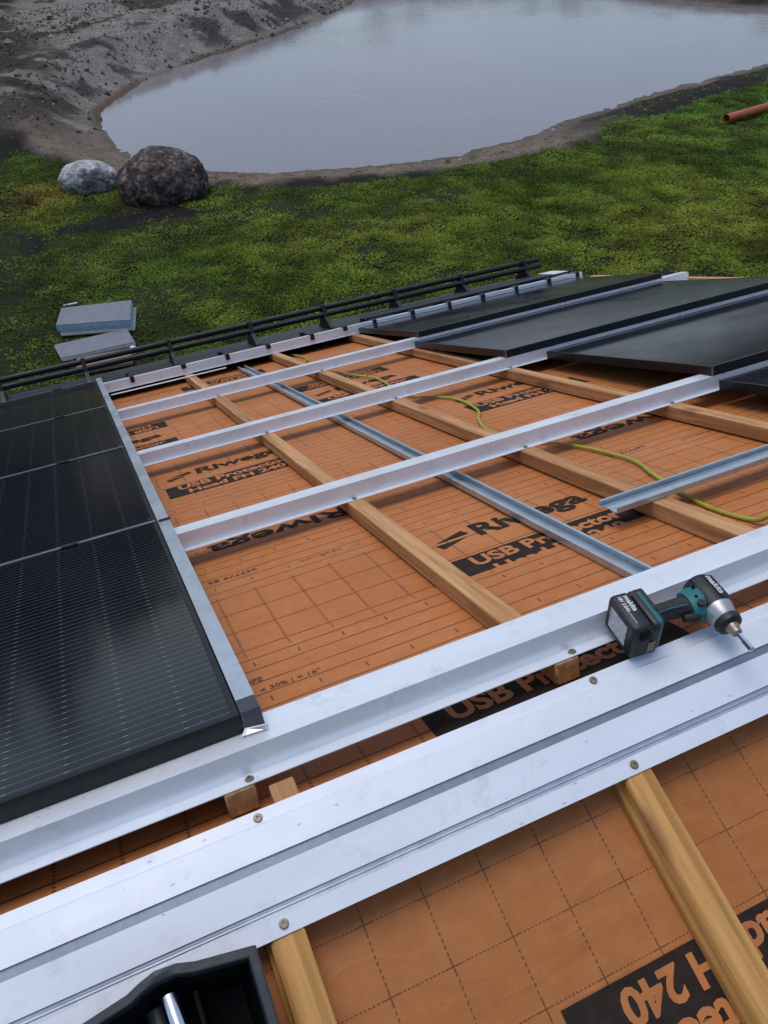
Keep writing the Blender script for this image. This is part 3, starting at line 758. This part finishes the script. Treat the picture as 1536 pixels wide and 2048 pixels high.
# ------------------------------------------------------------------ eave flashing and snow guard
fl = MB().sheet([(4.352, .066), (4.40, .072), (5.06, .080), (5.085, .070), (5.095, -.03), (5.09, -.10)], XL + .05, 3.66, .0016)
tag(fl.build('eave_flashing', 'flash', frame=FAR, base=(.2, 4.6, .0)), 'anthracite metal flashing sheet folded over the eave', 'flashing')
fl = MB().sheet([(4.40, .1195), (4.60, .1185), (4.74, .112)], 1.97, 3.52, .0014)
t = fl.build('cover_strip', 'flash', frame=FAR, base=(2.7, 4.55, .075)); tag(t, 'grey black cover strip resting on the eave flashing at the right', 'cover strip')
o = MB().box(1.93, 3.66, 4.386, 4.398, .117, .129).build('edge_bar', 'black', frame=FAR, base=(2.8, 4.39, .117), bevel=.001, segs=1); tag(o, 'thin black bar on the eave clips above the lowest loose panel', 'bar')
mb = MB(); mb.box(3.53, 3.66, 4.42, 4.72, .0805, .118)
tag(mb.build('flashing_end', 'white', frame=FAR, base=(3.6, 4.57, .08), bevel=.004), 'small pale block at the right-hand end of the cover strip', 'block')
sg = thing('snow_guard', 'black twin-pipe snow guard on triangular brackets above the eave', 'snow guard', FAR, (1.2, 4.8, .08))
for s_, k_ in ((4.82, .215), (4.79, .170)):
    part(sg, 'pipe', MB().tube([(XL + .1, s_, k_), (0, s_, k_), (3.60, s_, k_)], .020, 12), 'black', smooth=True)
for x in (-2.2, -1.6, -1.04, -.5, .04, .62, 1.2, 1.76, 2.33, 2.90, 3.46):
    mb = MB(); pr = [(4.66, .0785), (4.95, .0805), (4.875, .150), (4.850, .238), (4.79, .238), (4.765, .15), (4.70, .11)]
    L = len(pr); mb.add([(xx, a, c) for xx in (x - .013, x + .013) for a, c in pr], [tuple(range(L))[::-1], tuple(range(L, 2 * L))] + [(i, (i + 1) % L, L + (i + 1) % L, L + i) for i in range(L)])
    mb.box(x - .02, x + .02, 4.55, 4.94, .0800, .0850)
    mb.box(x - .008, x + .008, 4.36, 4.56, .078, .088)
    part(sg, 'bracket', mb, 'black')

# ------------------------------------------------------------------ yellow cable on the membrane
pts = [(1.60, .20, .012), (1.46, .235, .03), (1.395, .245, .045), (1.352, .262, .035), (1.338, .31, .012), (1.332, .467, .010), (1.39, .714, .010), (1.431, .863, .010), (1.416, 1.056, .010), (1.376, 1.209, .010), (1.315, 1.40, .010), (1.312, 1.56, .010),
       (1.36, 1.70, .010), (1.423, 1.829, .010), (1.455, 2.03, .010), (1.44, 2.16, .010), (1.368, 2.306, .010), (1.345, 2.50, .010), (1.382, 2.70, .010), (1.405, 2.93, .010), (1.36, 3.15, .010), (1.328, 3.356, .010), (1.285, 3.65, .010), (1.300, 3.90, .010), (1.352, 4.02, .010), (1.365, 4.18, .010), (1.34, 4.36, .010)]
def spline(P, k=6):
    P = [Vector(p) for p in P]; out = []
    for i in range(len(P) - 1):
        a, b_, c_, d_ = P[max(i - 1, 0)], P[i], P[i + 1], P[min(i + 2, len(P) - 1)]
        for j in range(k):
            t = j / k
            out.append(.5 * ((2 * b_) + (c_ - a) * t + (2 * a - 5 * b_ + 4 * c_ - d_) * t * t + (3 * b_ - a - 3 * c_ + d_) * t ** 3))
    return out + [P[-1]]
o = MB().tube(spline(pts), .0055, 8).build('cable', 'cable', frame=FAR, base=(1.38, 2.2, .004), smooth=True)
tag(o, 'yellow green cable snaking down the membrane beneath the white rails', 'cable')

# ------------------------------------------------------------------ the cordless impact driver
def rrect(hx, hy, r, n=4):
    out = []
    for cx, cy, a0 in ((hx - r, hy - r, 0), (-hx + r, hy - r, 90), (-hx + r, -hy + r, 180), (hx - r, -hy + r, 270)):
        for k in range(n + 1):
            a = R(a0 + 90 * k / n); out.append((cx + r * math.cos(a), cy + r * math.sin(a)))
    return out
# local frame: x from battery to head, y towards the bit, z up (the tool lies on its side)
TF = RIDGE @ Matrix.Translation((.731, .022, .0535)) @ Matrix.Rotation(R(-7), 4, 'Z') @ Matrix.Diagonal((1, -1, 1, 1))
def tool_mb(mb):
    """mirror y so that meshes stay right-handed: tool y+ becomes world -y"""
    return MB().add([(p[0], -p[1], p[2]) for p in mb.v], [f[::-1] for f in mb.f])
TB = RIDGE @ Matrix.Translation((.731, .022, .0535)) @ Matrix.Rotation(R(-7), 4, 'Z')
drv = thing('impact_driver', 'black and teal cordless impact driver lying on its side across the ridge', 'power tool', TB)
def tp(name, mb, mat, parent=drv, **k):
    o = tool_mb(mb).build(name, mat, **k); o.matrix_world = Matrix.Identity(4); o.parent = parent; return o
# battery: rounded block, x 0..0.046, y -0.046..0.046, z 0..0.075
bat = MB()
prf = rrect(.046, .0375, .010)
bat.loft([[(x, p * sc, .0375 + q * sc) for p, q in prf] for x, sc in ((0, .90), (.003, .97), (.008, 1.0), (.030, 1.0), (.033, .965), (.036, .965), (.038, 1.0), (.047, 1.0), (.049, .95))])
battery = tp('battery', bat, 'blackp', smooth=True)
tp('label', MB().box(-.0009, .0005, -.031, .022, .014, .058), 'label', battery)
tp('end_sticker', MB().box(.030, .044, .0462, .0468, .012, .036), 'card', battery)
tp('latch', MB().box(.010, .030, .0455, .0495, .048, .066), 'traydark', battery, bevel=.002)
tp('rib', MB().box(.0335, .0365, -.030, .040, .0735, .0758), 'traydark', battery)
# foot of the tool
ft = MB(); pf_ = rrect(.043, .034, .010)
ft.loft([[(x, p * sc - .002, .0375 + q * sc) for p, q in pf_] for x, sc in ((.0495, 1.0), (.056, 1.0), (.062, .86), (.068, .66))])
tp('foot', ft, 'teal', smooth=True)
ft = MB(); pf2 = rrect(.030, .031, .008)
ft.loft([[(x, p - .020, .0392 + q) for p, q in pf2] for x in (.0498, .059, .065)])
tp('foot_cover', ft, 'blackp', smooth=True)
# grip: bent tapering handle
gr_ = MB(); el = lambda cx, cy, a, b_, n_=14: [(cx, cy + a * math.cos(2 * math.pi * k / n_), .0375 + b_ * math.sin(2 * math.pi * k / n_)) for k in range(n_)]
gr_.loft([el(.060, -.004, .022, .0185), el(.075, -.006, .0185, .0168), el(.100, -.008, .0178, .0162), el(.125, -.008, .0195, .0172), el(.145, -.006, .024, .019), el(.160, -.004, .030, .020)])
tp('grip', gr_, 'grip', smooth=True)
tp('grip_seam', MB().tube([(.072, .004, .0545), (.100, .002, .0542), (.128, .004, .0552)], .0012, 6), 'teal', smooth=True)
# head: barrel along y at x = .178
cx = .182
hd = MB(); cyl = lambda y, r_, n_=20, fl=1.0, dx=0: [(cx + dx + r_ * math.cos(2 * math.pi * k / n_), y, .0385 + fl * r_ * math.sin(2 * math.pi * k / n_)) for k in range(n_)]
hd.loft([cyl(-.050, .020), cyl(-.047, .0265), cyl(-.038, .0295), cyl(-.005, .0300), cyl(.020, .0290)])
head = tp('motor_housing', hd, 'blackp', smooth=True)
ar = MB(); ar.loft([el(.135, -.006, .030, .0215), el(.150, -.006, .036, .0235), el(.165, -.010, .036, .0250)]); tp('teal_housing', ar, 'teal', smooth=True)
tp('name_plate', MB().add([(cx + .004 + .0 , -.040, .0692), (cx + .022, -.040, .0637), (cx + .022, .016, .0632), (cx + .004, .016, .0690)], [(0, 1, 2, 3)]), 'blackp', head)
nose = MB(); nose.loft([cyl(.0195, .0285), cyl(.026, .0280), cyl(.040, .0235), cyl(.052, .0195), cyl(.056, .0170)])
tp('gear_case', nose, 'alu', smooth=True)
bp = MB(); bp.loft([cyl(.046, .0238), cyl(.049, .0250), cyl(.058, .0225), cyl(.061, .0165)]); tp('rubber_ring', bp, 'blackp', smooth=True)
ck = MB(); ck.loft([cyl(.060, .0125), cyl(.066, .0125), cyl(.071, .0100), cyl(.078, .0090)]); tp('chuck', ck, 'screw', smooth=True)
bt = MB(); bt.loft([cyl(.077, .0042, 6), cyl(.096, .0042, 6), cyl(.0965, .0058, 6), cyl(.116, .0058, 6), cyl(.1165, .0035, 6)]); tp('bit', bt, 'chrome')
tg = MB(); tg.loft([[(cx - .036 + 0 * k, y, .0375) for k in range(1)] * 3 for y in (0,)]) if False else None
tr = MB(); tr.loft([el(.116, .018, .006, .008), el(.128, .021, .008, .009), el(.142, .021, .009, .009), el(.150, .018, .006, .009)]); tp('trigger', tr, 'grip', smooth=True)
for q in ((.158, -.026), (.150, -.004), (.196, .008)): tp('housing_screw', MB().tube([(q[0], q[1], .058), (q[0], q[1], .0625 if q[0] < .19 else .0655)], .0028, 8), 'traydark', smooth=True)
for q in range(4): tp('vent_slot', MB().box(cx - .020 + q * .007, cx - .0172 + q * .007, -.043, -.030, .0600, .0668 - .0006 * (q - 3) ** 2), 'traydark')
tp('direction_switch', MB().tube([(.150, .012, .058), (.150, .012, .0625)], .007, 12), 'blackp', smooth=True)
# writing on the tool: side of battery and head (seen from above, reading along y)
def tool_text(body, x0, x1, y0, y1, z, parent, bold=.03, slope=0):
    me = text_mesh(body, 'white_ink', (0, 1, 0, 1), z=0, bold=bold)
    a = np.empty(len(me.vertices) * 3, np.float32); me.vertices.foreach_get('co', a); a = a.reshape(-1, 3)
    u, v = a[:, 0].copy(), a[:, 1].copy()
    a[:, 0] = x0 + v * (x1 - x0); a[:, 1] = -(y0 + u * (y1 - y0)); a[:, 2] = z - slope * v
    me.vertices.foreach_set('co', a.ravel()); me.update()
    o = bpy.data.objects.new('lettering', me); COL.objects.link(o); o.parent = parent; return o
tool_text('makita', .020, .030, -.034, .004, .0753, battery)
tool_text('18V 3.0Ah', .009, .017, -.034, .002, .0753, battery)
tool_text('LITHIUM-ION', .009, .013, .004, .030, .0753, battery, .0)
tool_text('makita', cx + .004, cx + .018, -.036, .010, .0702, head, .03, .0045)

# ------------------------------------------------------------------ black tray at the lower left
tray = thing('tool_tray', 'open black plastic tray with a dented rim at the bottom left corner', 'tray', NEAR, (-.13, -.30, .0))
out = [(-.002, -.172), (-.079, -.160), (-.104, -.152), (-.130, -.151), (-.152, -.156), (-.168, -.163), (-.262, -.178), (-.285, -.20), (-.285, -.44), (-.27, -.46), (-.02, -.46), (-.004, -.44)]
RK = .118
def ins(P, d):
    c_ = Vector((-.14, -.30)); r_ = []
    for p in P:
        v = Vector(p) - c_; r_.append((c_.x + v.x * (1 - d / .14), c_.y + v.y * (1 - d / .145)))
    return r_
o1, o2, o3 = out, ins(out, .013), ins(out, .016)
fo, fi = ins(out, .030), ins(out, .034)
wav = [0, 0, -.004, .003, -.004, 0, 0, 0, 0, 0, 0, 0]
rim = MB(); rim.loft([[(a, c_, RK - .012 + w_) for (a, c_), w_ in zip(o1, wav)], [(a, c_, RK + w_) for (a, c_), w_ in zip(ins(out, .001), wav)], [(a, c_, RK + w_) for (a, c_), w_ in zip(o2, wav)], [(a, c_, RK - .020 + w_) for (a, c_), w_ in zip(o3, wav)]], cap=False)
part(tray, 'rim', rim, 'trayrim', bevel=.0015, segs=1)
bod = MB(); bod.loft([[(a, c_, RK - .013) for a, c_ in ins(out, .008)], [(a, c_, .004) for a, c_ in fo], [(a, c_, .002) for a, c_ in ins(out, .09)]])
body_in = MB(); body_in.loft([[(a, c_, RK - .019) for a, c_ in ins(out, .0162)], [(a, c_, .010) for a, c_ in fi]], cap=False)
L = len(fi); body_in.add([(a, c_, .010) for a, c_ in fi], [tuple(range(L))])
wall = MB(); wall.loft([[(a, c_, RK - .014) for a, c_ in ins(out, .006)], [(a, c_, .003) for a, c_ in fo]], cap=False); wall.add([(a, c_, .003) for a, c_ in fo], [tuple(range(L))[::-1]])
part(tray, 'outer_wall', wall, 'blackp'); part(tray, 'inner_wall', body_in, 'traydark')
part(tray, 'divider', MB().box(-.094, -.088, -.44, -.19, .0105, .085), 'traydark', bevel=.001, segs=1)
tubeo = MB().tube([(-.124, -.183, .082), (-.118, -.25, .092), (-.110, -.44, .105)], .0125, 16)
o = tubeo.build('steel_bar', 'chrome', frame=NEAR, base=(-.11, -.3, .08), smooth=True); tag(o, 'shiny steel bar lying in the black tray', 'bar')
o = MB().tube([(-.146, -.19, .050), (-.143, -.25, .060), (-.137, -.44, .070)], .013, 12).build('dark_grip', 'trayrim', frame=NEAR, base=(-.13, -.3, .06), smooth=True); tag(o, 'dark rounded tool grip beside the shiny bar in the tray', 'tool grip')

# ------------------------------------------------------------------ boulders
def boulder(name, label, loc, size, rot, seed, mat):
    bm = bmesh.new(); bmesh.ops.create_icosphere(bm, subdivisions=6, radius=1)
    from mathutils import noise as mn
    off = Vector((seed * 3.1, seed * 7.7, seed))
    for v in bm.verts:
        p = v.co.copy()
        d = 1 + .11 * mn.noise(p * 1.1 + off) + .05 * mn.noise(p * 2.6 + off) + .024 * mn.noise(p * 7 + off) + .016 * mn.noise(p * 16 + off)
        for q in range(3):                                              # a few flattened faces
            nq = Vector((math.sin(seed + q * 2.2), math.cos(seed * 1.7 + q * 2.9), .35 + .3 * math.sin(q + seed))).normalized()
            t_ = p.dot(nq); d -= max(0, t_ - .72) * .22
        v.co = Vector((p.x * size[0], p.y * size[1], p.z * size[2])) * d
    me = bpy.data.meshes.new(name); bm.to_mesh(me); bm.free()
    for p in me.polygons: p.use_smooth = True
    me.materials.append(mat); o = bpy.data.objects.new(name, me); COL.objects.link(o)
    o.location = loc; o.rotation_euler = (0, 0, rot); tag(o, label, 'boulder', 'boulders by the pond'); return o
def mat_rock(name, stops, dark_, sc):
    n = N(name)
    c = n.ramp(n.noise(sc, 7, .72, dist=.3), stops)
    c = n.mix(n.ramp(n.noise(sc * .45, 5, .7), [(.48, (0,) * 3), (.60, (.9,) * 3)]), c, dark_)
    n.bs(Base_Color=c, Roughness=.68, Specular_IOR_Level=.4)
    n.bump(n.math('ADD', n.noise(sc * 1.5, 8, .7), n.math('MULTIPLY', n.voro(sc * 2)[0], .3)), .7, .05)
    return n.m
rk1 = mat_rock('mossy reddish granite', [(.40, (.008, .007, .0065)), (.52, (.075, .052, .046)), (.62, (.30, .21, .185))], (.009, .0075, .007), 6.5)
rk2 = mat_rock('pale grey granite', [(.33, (.08, .08, .085)), (.47, (.40, .405, .42)), (.62, (.66, .665, .68))], (.07, .07, .075), 3.0)
boulder('boulder', 'large dark reddish boulder at the pond edge', (2.72, 18.1, .30), (.95, .84, .64), R(-20), 1.3, rk1)
boulder('boulder', 'smaller pale grey boulder left of the big dark one', (1.38, 19.45, .19), (.64, .52, .40), R(-25), 4.2, rk2)

# ------------------------------------------------------------------ things on the grass
def slab(label, pts, z0, z1, core='blue', tilt=0.0):
    t = thing('insulation_board', label, 'insulation board', WORLD, (sum(p[0] for p in pts) / 4, sum(p[1] for p in pts) / 4, z0), 'insulation boards on the grass')
    V = lambda za, zb, sc=1.0: None
    cx_, cy_ = sum(p[0] for p in pts) / 4, sum(p[1] for p in pts) / 4
    def prism(za, zb, s_):
        mb = MB(); q = [(cx_ + (p[0] - cx_) * s_, cy_ + (p[1] - cy_) * s_) for p in pts]
        tl = lambda p: tilt * (p[1] - cy_)
        mb.add([(p[0], p[1], za + tl(p)) for p in q] + [(p[0], p[1], zb + tl(p)) for p in q], [(3, 2, 1, 0), (4, 5, 6, 7)] + [(i, (i + 1) % 4, 4 + (i + 1) % 4, 4 + i) for i in range(4)])
        return mb
    part(t, 'foam_core', prism(z0, z1 - .012, 1.0), core, bevel=.004)
    part(t, 'facing', prism(z1 - .0118, z1, .995), 'xps', bevel=.003)
    return t
def gz(x, y): return float(field(np.array([x]), np.array([y]))[0][0])
bA = [(-.13, 12.25), (.91, 11.90), (1.06, 12.60), (.02, 12.84)]
zA = max(gz(*p) for p in bA) + .03
slab('grey faced insulation board with pale blue edge, topmost on the grass', bA, zA + .062, zA + .162)
slab('white edged insulation board underneath the upper grey board', [(p[0] + .03, p[1] - .05) for p in bA], zA, zA + .060, 'white')
bB = [(-.18, 11.36), (.86, 11.36), (.83, 11.86), (-.23, 11.84)]
zB = max(gz(*p) for p in bB) + .03
slab('single grey faced board lying nearest the eave behind the snow guard', bB, zB, zB + .06, 'white')
bC = [(-.05, 10.86), (.72, 10.80), (.76, 11.24), (.02, 11.28)]
zC = max(gz(*p) for p in bC) + .02
o = MB().add([(p[0], p[1], z) for z in (zC, zC + .05) for p in bC], [(3, 2, 1, 0), (4, 5, 6, 7)] + [(i, (i + 1) % 4, 4 + (i + 1) % 4, 4 + i) for i in range(4)]).build('cardboard_piece', 'card', base=(.35, 11.05, zC), bevel=.004)
tag(o, 'brownish flat cardboard piece on the grass under the eave', 'cardboard')
o = MB().tube([(.78, 11.15, zC + .03), (.80, 11.22, zC + .03)], .055, 14).build('paper_roll', 'white', base=(.78, 11.2, zC), smooth=True); tag(o, 'tiny white roll at the end of the cardboard', 'roll')
z_ = gz(.18, 13.4); board('white_batten', 'short white stick on the grass beyond the boards', WORLD, .06, .28, 13.38, 13.41, z_ + .03, z_ + .05, 'white', 'stick')
# orange drain pipe, hollow, with a socket
zP = max(gz(16.1, 16.2), gz(17.6, 16.5), gz(19, 16.75)) + .13
pp = [Vector((16.07, 16.22, zP)), Vector((20.5, 17.02, zP + .02))]
mb = MB(); d_ = (pp[1] - pp[0]).normalized(); a_ = d_.cross(Vector((0, 0, 1))).normalized(); b_ = a_.cross(d_); n_ = 22
ring = lambda t, r_: [pp[0] + d_ * t + (a_ * math.cos(2 * math.pi * k / n_) + b_ * math.sin(2 * math.pi * k / n_)) * r_ for k in range(n_)]
mb.loft([ring(.6, .088), ring(0, .088), ring(0, .096), ring(4.2, .096), ring(4.22, .110), ring(4.5, .110)], cap=False)
tag(mb.build('drain_pipe', 'pipe', base=tuple(pp[0]), smooth=True), 'orange plastic drain pipe lying on the grass at the right edge', 'pipe')

for o in bpy.data.objects:
    if o.type == 'MESH' and o.parent is None and 'kind' not in o and 'label' not in o: print('UNLABELLED', o.name)
